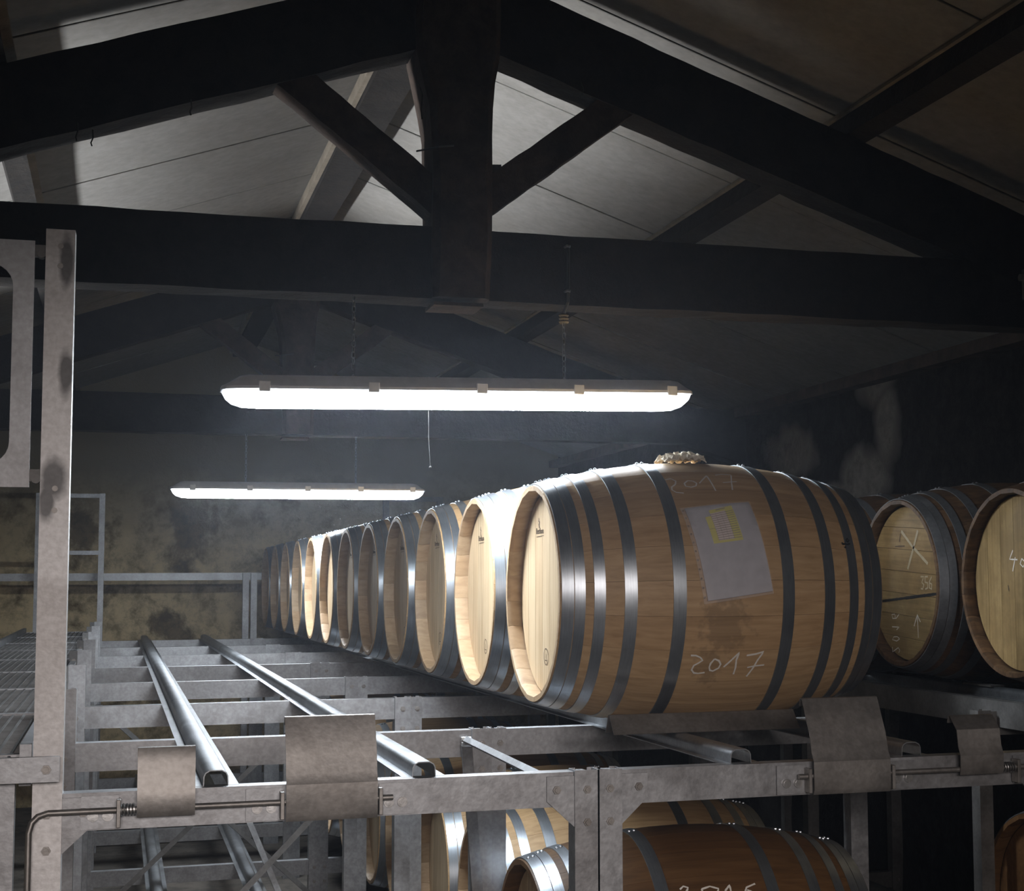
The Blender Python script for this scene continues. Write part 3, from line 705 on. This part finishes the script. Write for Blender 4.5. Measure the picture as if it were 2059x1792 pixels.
# right hand rows
X2 = 2.63; YA = 5.02; Z2 = -0.012
GR = 'aged barrels on the right hand rack'
RB = ['aged barrel at the right edge with 40 chalked on its head', 'aged barrel with a chalk cross, 356 and 2016 on its head', 'aged barrel partly hidden behind the chalk cross barrel']
for k in range(-1, 5):
    lab = RB[k+1] if k < 2 else f'aged right hand barrel number {k+2} from the front, mostly hidden'
    if k >= 2: lab = ['aged barrel fourth from the front on the right hand rack', 'aged barrel fifth from the front on the right hand rack', 'aged barrel sixth from the front on the right hand rack'][k-2]
    t, c = barrel(X2, YA+PY*k, Z2, lab, GR, kind='old', roll=random.uniform(0, 0.26), boards=(PI/2+0.06 if k == 0 else 0.0), hoops=(range(10) if k != -1 else range(2, 10)))
    if k == 0:
        P = on_head(c); Q = lambda L_: [[(y-YA, z-Z2) for y, z in s] for s in L_]
        chalk('chalk_cross', c, P, Q([[(5.06, 0.172), (4.983, 0.117), (4.872, 0.053)], [(4.938, 0.171), (4.975, 0.106), (5.018, 0.036)]]), 0.011, M_CHALKOLD, t)
        chalk('chalk_arrow', c, P, Q([[(4.951, -0.203), (4.955, -0.123)], [(4.98, -0.164), (4.955, -0.123), (4.934, -0.148)]]), 0.004, M_CHALK, t)
        chalk('pencil_mark', c, P, Q([[(5.067, 0.164), (5.076, 0.134)], [(5.109, 0.118), (5.037, 0.118)]]), 0.006, M_INK, t)
        chalk('split', c, P, Q([[(5.25, -0.081), (4.803, -0.049)]]), 0.010, M_BLACK, t, 'dark open joint across the head')
        def digit(y, z, w, h, d):
            S = {'3': [[(0, 1), (1, 1), (0.35, 0.55), (1, 0.35), (0.6, 0), (0, 0.05)]], '5': [[(1, 1), (0.1, 1), (0.1, 0.55), (0.9, 0.5), (0.9, 0.1), (0.1, 0)]], '6': [[(0.9, 1), (0.15, 0.6), (0.1, 0.1), (0.8, 0), (0.9, 0.4), (0.15, 0.5)]], '2': [[(0.05, 0.85), (0.5, 1), (0.95, 0.8), (0.1, 0.0), (1, 0)]], '0': [[(0.5, 1), (0.1, 0.6), (0.3, 0), (0.8, 0.2), (0.9, 0.7), (0.5, 1)]], '1': [[(0.1, 0.6), (0.6, 1), (0.6, 0)]]}[d]
            return [[(y-w*a, z+h*b) for a, b in s] for s in S]
        ss = []
        for i, d in enumerate('356'): ss += digit(4.925-i*0.029, -0.034, 0.022, 0.043, d)
        chalk('stencil_number', c, P, Q(ss), 0.006, M_CHALKOLD, t)
        ss = []
        for i, d in enumerate('2016'):               # written upwards, lying on its side
            for s in digit(0, 0, 0.02, 0.05, d): ss.append([(5.145-0.055*(zz/0.05), -0.262+i*0.04-yy) for yy, zz in s])
        chalk('chalk_year', c, P, Q(ss), 0.0035, M_CHALK, t)
    if k == -1:
        P = on_head(c); y0, z0 = YA-PY, Z2
        chalk('chalk_number', c, P, [[(y-y0, z-z0) for y, z in s] for s in [[(4.328, 0.089), (4.348, 0.061), (4.303, 0.059)], [(4.315, 0.067), (4.332, 0.023)], [(4.278, 0.062), (4.288, 0.046), (4.272, 0.036), (4.258, 0.05), (4.278, 0.062)]]], 0.0045, M_CHALK, t)
        chalk('pencil_mark', c, P, [[(4.361-y0, -0.02-z0), (4.356-y0, -0.039-z0)]], 0.003, M_BLACK, t)
barrel(X2+0.06, YA-PY, Z2-DT, 'dim dark barrel in the shade at the lower right corner', None, kind='dark', roll=0.1)  # staves and head take the wood with shade in its colour

# ------------------------------------------------------------------ racks
KS = 1.034                     # the racks are drawn a little small; bring them to size about the eye
FZ = -H/KS; DT = 0.973
M_POST = post_mat()
YR = [3.29]+[4.31+1.265*k for k in range(7)]
BW = 1.141; ZT = -0.407
bm = B(); tube(bm, [(0, 0, 0), (0, -0.006, 0)], 0.0095, 6); tube(bm, [(0, -0.006, 0), (0, -0.010, 0)], 0.006, 8); ME_HEX = to_mesh(bm, 'bolt', M_PLATE, 30)
bm = B(); tube(bm, [(0, 0, 0), (0, -0.004, 0)], 0.011, 12); tube(bm, [(0, -0.004, 0), (0, -0.0055, 0)], 0.007, 12); ME_RND = to_mesh(bm, 'bolt', M_BOLT, 30)
def bolt(parent, x, y, z, me=None): put('bolt', me or ME_HEX, Vector((x*KS, y*KS, z*KS+H))-wloc(parent), parent)
def chan_x(bm, x0, x1, y, z0, z1, d=0.045, t=0.003):
    """C channel along x, web facing the viewer, lips at the back"""
    hollow(bm, [(y+d, z1-0.012), (y+d, z1), (y, z1), (y, z0), (y+d, z0), (y+d, z0+0.012)], t, 'x', x0, x1)
def post_bm(x0, x1, y, z0, z1, d=0.045):
    bm = B(); hollow(bm, [(x0+0.012, y+d), (x0, y+d), (x0, y), (x1, y), (x1, y+d), (x1-0.012, y+d)], -0.003, 'z', z0, z1); return bm
def frame(x0, y, row, bay, BW=1.141, ltop=None, w=0.051, mat=M_GALV, label='', group=None, lower=True):
    t = thing('rack_frame', label, 'rack', (x0+BW/2, y, FZ), group)
    yf = y-0.010
    wl = w if (bay == 0 or row == 0) else 0.04
    obj('post', post_bm(x0, x0+wl, yf, FZ, (ltop if ltop is not None else ZT+0.004)), (M_POST if ltop and ltop > 0 else mat), t)
    obj('post', post_bm(x0+BW-w, x0+BW, yf, FZ, ZT+0.004), mat, t)
    for dz in ((0, -DT) if lower else (0,)):
        bm = B(); chan_x(bm, x0+w*0.4, x0+BW-w*0.4, y, ZT+dz-0.073, ZT+dz); obj('beam', bm, mat, t)
        for s, xa in ((1, x0+w-0.004), (-1, x0+BW-w+0.004)):
            bm = B(); prism(bm, [(xa, ZT+dz-0.008), (xa+s*0.066, ZT+dz-0.008), (xa+s*0.066, ZT+dz-0.060), (xa, ZT+dz-0.121)], 'y', y-0.0065, y-0.0005)
            if row > 0: bm.free(); continue
            obj('gusset', bm, mat, t)
            if row < 4 and dz == 0:
                bolt(t, xa+s*0.045, y-0.0065, ZT+dz-0.036)
        if row < 5:
            for xa in (x0+w/2, x0+BW-w/2):
                for z in (-0.037, -0.106): bolt(t, xa, yf, ZT+dz+z)
    return t
RN = ['front', 'second', 'third', 'fourth', 'fifth', 'sixth', 'seventh', 'last']
BX = [-0.146, 0.995, 2.42]
BN = ['empty left bay', 'middle bay under the oak barrels', 'right hand bay']
for b, x0 in enumerate(BX):
    for r, y in enumerate(YR):
        if b == 2 and r > 5: continue
        yy = y if b < 2 else y+0.02
        fr_ = frame(x0 if b < 2 else 2.53, yy, r, b, (BW if b < 2 else 1.055), ltop=(0.706 if (r == 0 and b == 0) else -0.268 if b == 0 else None), label=f'{RN[r]} galvanised rack frame of the {BN[b]}', group='galvanised rack frames', mat=(M_GALV if b < 2 else M_DGALV))  # right bay frames get darker steel in place of shadow
        if b == 0 and r == 0: FRAME0 = fr_

# rails
RP = [(-0.046, 0.0), (-0.025, 0.0), (-0.0245, 0.018), (-0.021, 0.0255), (-0.012, 0.0305), (0.012, 0.0305), (0.021, 0.0255), (0.0245, 0.018), (0.025, 0.0), (0.046, 0.0)]
def rail(x, y0, y1, z, label, group, mat=M_GALVR):
    t = thing('barrel_rail', label, 'rail', (x, (y0+y1)/2, z), group)
    bm = B(); hollow(bm, [(x+a, z+0.0005+h) for a, h in RP], -0.0022, 'y', y0, y1); obj('track', bm, mat, t, smooth=50)
    return t
for b, x0 in ((0, BX[0]), (1, BX[1])):
    for i, dx in enumerate((0.345, 0.770)):
        side = ('left', 'right')[i]
        rail(x0+dx, 3.318, 12.1, ZT, f'{side} upper rail of the {BN[b]}', 'barrel rails', M_GALVR)
        rail(x0+dx, 3.318, 12.1, ZT-DT, f'{side} lower rail of the {BN[b]}', 'barrel rails', M_GALVR)
for i, x in enumerate((2.78, 3.20)):
    rail(x, 3.33, 10.7, ZT+0.02, f"{('left', 'right')[i]} upper rail of the right hand bay", 'barrel rails')
    rail(x, 3.33, 10.7, ZT-DT+0.02, f"{('left', 'right')[i]} lower rail of the right hand bay", 'barrel rails')
bm = B(); box(bm, 2.60, 2.64, 3.34, 10.6, -0.455, -0.375)
obj('long_bearer', bm, M_DGALV, label='dark steel bearer running back under the right hand barrels', cat='beam')
# packing shim on the right rail
bm = B(); box(bm, 2.755, 2.805, 4.62, 4.80, -0.3562, -0.350); obj('steel_shim', bm, M_PLATE, label='flat steel shim lying on the left rail of the right bay', cat='shim')

# folded chock holding the nearest barrel
bm = B()
ks, KS = KS, 1.0
hollow(bm, [(3.835, -0.388), (3.875, -0.343), (3.879, -0.342), (3.905, -0.388)], 0.0025, 'x', 1.205, 1.715)
obj('barrel_chock', bm, M_PLATE, label='folded steel chock across the rails in front of the nearest barrel', cat='chock')
KS = ks

# barrel stops: two sprung plates on a rod along the front beam
def stop(x0, flip, label, handle):
    yb = YR[0]-0.004
    t = thing('barrel_stop', label, 'barrel stop', (x0+0.4, yb-0.012, ZT-0.04), 'sprung barrel stops on the front beam')
    def plate(xa, xb, zb, zt, mat, lean, lab):
        bm = B(); y = yb-0.031
        zf = ZT+0.002; zm = ZT+0.06
        path = [(y+0.004, zb), (y, zb+0.012), (y, zf), (y+0.004+lean*0.12, zf+0.02), (y+lean*0.35, zm), (y+lean, zt), (y+lean+0.010, zt+0.001), (y+lean+0.016, zt-0.016)]
        hollow(bm, path, -0.0025, 'x', xa, xb)
        obj('stop_plate', bm, mat, t, smooth=25, label=lab)
    def bracket(x, inner):
        bm = B(); box(bm, x-0.004, x+0.004, yb-0.030, yb, ZT-0.066, ZT-0.012); obj('hinge_tab', bm, M_PLATE, t, bev=0.001)
        bm = B(); s = inner
        box(bm, min(x, x+s*0.07), max(x, x+s*0.07), yb-0.003, yb-0.0002, ZT-0.070, ZT-0.006); o = obj('hinge_plate', bm, M_GALV, t)
        for d in (0.02, 0.048): bolt(t, x+s*d, yb-0.003, ZT-0.045, ME_RND)
    if not flip:
        plate(0.333, 0.517, -0.478, -0.273, M_PLATE, 0.045, 'large lightly rusted stop plate')
        plate(0.046, 0.156, -0.455, -0.322, M_PLATE, 0.018, 'small stop plate')
        bracket(0.524, 1); bracket(0.326, -1); bracket(0.012, -1)
        zr = -0.440; yr = yb-0.018
        bm = B(); tube(bm, [(-0.152, yr-0.01, -0.64), (-0.152, yr-0.01, -0.475), (-0.147, yr-0.008, -0.456), (-0.136, yr-0.004, -0.445), (-0.118, yr, zr), (0.55, yr, zr)], 0.0062, 10); obj('rod', bm, M_PLATE, t, smooth=50, label='rod with a bent down handle')
        sx0, sx1 = 0.014, 0.044
    else:
        plate(1.490, 1.679, -0.477, -0.269, M_PLATE, 0.062, 'large stop plate leaning back')
        plate(1.858, 1.970, -0.449, -0.318, M_PLATE, 0.045, 'small stop plate leaning back')
        bracket(1.482, -1); bracket(1.688, 1); bracket(2.012, 1)
        zr = -0.437; yr = yb-0.018
        bm = B(); tube(bm, [(1.458, yr, zr), (2.2, yr, zr)], 0.0062, 10); obj('rod', bm, M_PLATE, t, smooth=50)
        sx0, sx1 = 1.973, 2.004
    bm = B(); tube(bm, [(sx0+(sx1-sx0)*k/48, yr+0.0115*math.cos(k*PI/4.8), zr+0.0115*math.sin(k*PI/4.8)) for k in range(49)], 0.0018, 5); obj('spring', bm, M_BOLT, t, smooth=60)
stop(0.0, False, 'sprung barrel stop of the empty left bay with a bent rod handle', True)
stop(1.45, True, 'sprung barrel stop in front of the nearest barrel, plates leaning back', False)

# diagonal bracing between the frames
def brace(p, q, label, w=0.032, mat=M_GALV, th=0.005):
    t = thing('brace_bar', label, 'brace', (p[0], p[1], min(p[2], q[2])), 'galvanised brace bars')
    bm = B(); beam(bm, p, q, w, th, (0.2, -1, 0.25)); 
    s = (Vector(q)-Vector(p)).normalized().cross(Vector((0.2, -1, 0.25))).normalized()
    obj('bar', bm, mat, t)
    bm = B(); tube(bm, [Vector(p)+Vector((-0.014, 0, 0)), Vector(p)+Vector((0.014, 0, 0))], 0.008, 8); obj('bolt', bm, M_BOLT, t)
brace((0.925, 4.30, -0.432), (0.90, 3.33, -0.428), 'slim brace from the second frame to the front beam', 0.013, M_GALV, 0.016)
brace((0.925, 4.295, -0.445), (0.985, 4.26, -1.30), 'steep brace dropping past the lower barrel heads')
brace((0.985, 3.345, -0.60), (0.83, 3.60, -1.3), 'dark brace beside the double front post', mat=M_DGALV)
brace((0.40, 5.56, -0.70), (0.70, 5.50, -1.42), 'thin brace crossing the lower empty bay', 0.02)
brace((0.72, 5.48, -0.72), (0.05, 5.46, -1.40), 'crossing thin brace in the lower empty bay', 0.02, M_DGALV)
brace((-0.06, 6.84, -0.50), (0.85, 6.84, -1.35), 'far thin brace low in the empty bay', 0.02, M_DGALV)
brace((0.85, 6.86, -0.50), (-0.06, 6.86, -1.35), 'far crossing brace low in the empty bay', 0.02, M_DGALV)

# end guards at the far end
def bar(bm, p, q, w=0.035): beam(bm, p, q, w, w, (0, 1, 0) if abs(q[2]-p[2]) > 0.1 else (0, 0, 1))
g1 = thing('end_guard', 'tall galvanised guard frame closing the far end of the walkway', 'guard rail', (-0.33, 12.0, -0.34))
for x in (-0.545, -0.112):
    bm = B(); bar(bm, (x, 12.0, -0.34), (x, 12.0, 0.655), 0.04); obj('upright', bm, M_GALV, g1)
for z in (0.638, 0.226):
    bm = B(); bar(bm, (-0.545, 12.0, z), (-0.112, 12.0, z), 0.03); obj('crossbar', bm, M_GALV, g1)
g2 = thing('end_rail', 'low galvanised end rail behind the empty rails', 'guard rail', (0.3, 12.2, FZ))
bm = B(); beam(bm, (-1.3, 12.2, 0.052), (1.08, 12.2, 0.052), 0.03, 0.055); obj('crossbar', bm, M_GALV, g2)
for x in (0.925, 0.985):
    bm = B(); bar(bm, (x, 12.16, FZ), (x, 12.16, 0.075), 0.045); obj('upright', bm, M_GALV, g2)
g3 = thing('end_guard', 'guard frame showing above the far barrels, right of the far lamp', 'guard rail', (2.2, 12.4, FZ))
for x in (2.02, 2.45):
    bm = B(); bar(bm, (x, 12.4, FZ), (x, 12.4, 0.675), 0.045); obj('upright', bm, M_DGALV, g3)
bm = B(); bar(bm, (2.02, 12.4, 0.66), (2.45, 12.4, 0.66), 0.035); obj('crossbar', bm, M_DGALV, g3)

# ------------------------------------------------------------------ walkway on the left
WZ = -0.34; wx0, wx1 = -0.60, -0.176
wk = thing('walkway', 'raised steel grating walkway running back along the left racks', 'walkway', (-0.38, 7.5, FZ))
bm = B(); y = 3.33
while y < 11.9:
    box(bm, wx0, wx1, y, y+0.006, WZ-0.025, WZ); y += 0.0135
o = obj('grating_bars', bm, M_DGALV, wk); o['kind'] = 'stuff'
for i in range(15):
    x = wx0+0.02+(wx1-wx0-0.04)*i/14
    bm = B(); box(bm, x-0.0025, x+0.0025, 3.33, 11.9, WZ-0.02, WZ+0.003); obj('bearing_bar', bm, M_DGALV, wk)
for k in range(9):
    bm = B(); yy = 3.36+k*1.06; box(bm, wx0, wx1, yy, yy+0.03, WZ-0.03, WZ+0.005); obj('panel_edge', bm, M_GALV, wk)
for x, lab in ((wx0-0.03, 'left edge angle'), (wx1+0.002, 'right edge angle')):
    bm = B(); box(bm, x, x+0.022, 3.30, 12.0, WZ-0.05, WZ+0.03); obj('edge_angle', bm, M_GALV, wk)
bm = B(); box(bm, -1.2, -0.098, 3.235, 3.25, -0.377, -0.329); fb = obj('front_bearer', bm, M_GALV, wk); 
bolt(wk, -0.122, 3.235, -0.353)
for x in (-0.62, -0.20):
    for y in (3.30, 5.6, 8.1, 10.6):
        bm = B(); bar(bm, (x, y, FZ), (x, y, WZ-0.03), 0.04); obj('leg', bm, M_GALV, wk)
bm = B(); bar(bm, (-0.62, 3.31, -0.9), (-0.20, 3.31, -0.5), 0.02); obj('strut', bm, M_GALV, wk)
for k in range(7):
    bm = B(); y = YR[k+1]; box(bm, -0.178, -0.1475, y-0.045, y-0.024, -0.36, -0.27); obj('bracket', bm, M_DGALV, wk); bolt(wk, -0.161, y-0.045, -0.31)

# gate panel with a rounded opening, hinged on the tall post
gt = thing('gate', 'galvanised gate sheet with a rounded opening beside the tall post', 'gate', (-0.4, 3.30, 0.19))
bm = B(); y0, y1 = 3.296, 3.300
X0_, X1_, Z0_, Z1_ = -0.75, -0.169, 0.191, 0.684; ix0, ix1, iz0, iz1, rr = -0.70, -0.208, 0.235, 0.635, 0.045
inner = []; outer = []
for cx_, cz_, a0 in ((ix1-rr, iz1-rr, 0), (ix0+rr, iz1-rr, 90), (ix0+rr, iz0+rr, 180), (ix1-rr, iz0+rr, 270)):
    for k in range(7):
        a = math.radians(a0+15*k); inner.append((cx_+rr*math.cos(a), cz_+rr*math.sin(a)))
        ox = X1_ if math.cos(math.radians(a0+45)) > 0 else X0_; oz = Z1_ if math.sin(math.radians(a0+45)) > 0 else Z0_
        p = inner[-1]
        # project onto the outer rectangle
        if k == 3: outer.append((ox, oz))
        elif (k < 3) == (a0 in (0, 180)): outer.append((ox, p[1]))
        else: outer.append((p[0], oz))
n = len(inner)
F = [[bm.verts.new((p[0], yy, p[1])) for p in ring] for yy in (y0, y1) for ring in (inner, outer)]
for i in range(n):
    j = (i+1) % n
    bm.faces.new((F[0][i], F[0][j], F[1][j], F[1][i])); bm.faces.new((F[2][i], F[3][i], F[3][j], F[2][j]))
    bm.faces.new((F[0][i], F[2][i], F[2][j], F[0][j])); bm.faces.new((F[1][i], F[1][j], F[3][j], F[3][i]))
obj('sheet', bm, M_GALV, gt)
for z in (0.665, 0.215):
    bm = B(); box(bm, -0.175, -0.142, 3.30, 3.312, z-0.012, z+0.012); cyl(bm, (-0.156, 3.285, z-0.008), 'y', 0.009, 0.02); obj('hinge', bm, M_DGALV, gt)
for z in (0.672, 0.632, 0.188, 0.145): bolt(FRAME0, -0.120, 3.286, z)
# sooty smudges and hose
bm = B(); tube(bm, [(-0.36, 3.6, -0.50), (-0.30, 3.62, -0.52), (-0.255, 3.62, -0.56), (-0.235, 3.6, -0.63), (-0.225, 3.6, -0.75), (-0.24, 3.6, -1.2), (-0.28, 3.6, -1.72)], 0.014, 10)
obj('hose', bm, M_HOSE, label='dark blue hose hanging under the walkway at lower left', cat='hose')
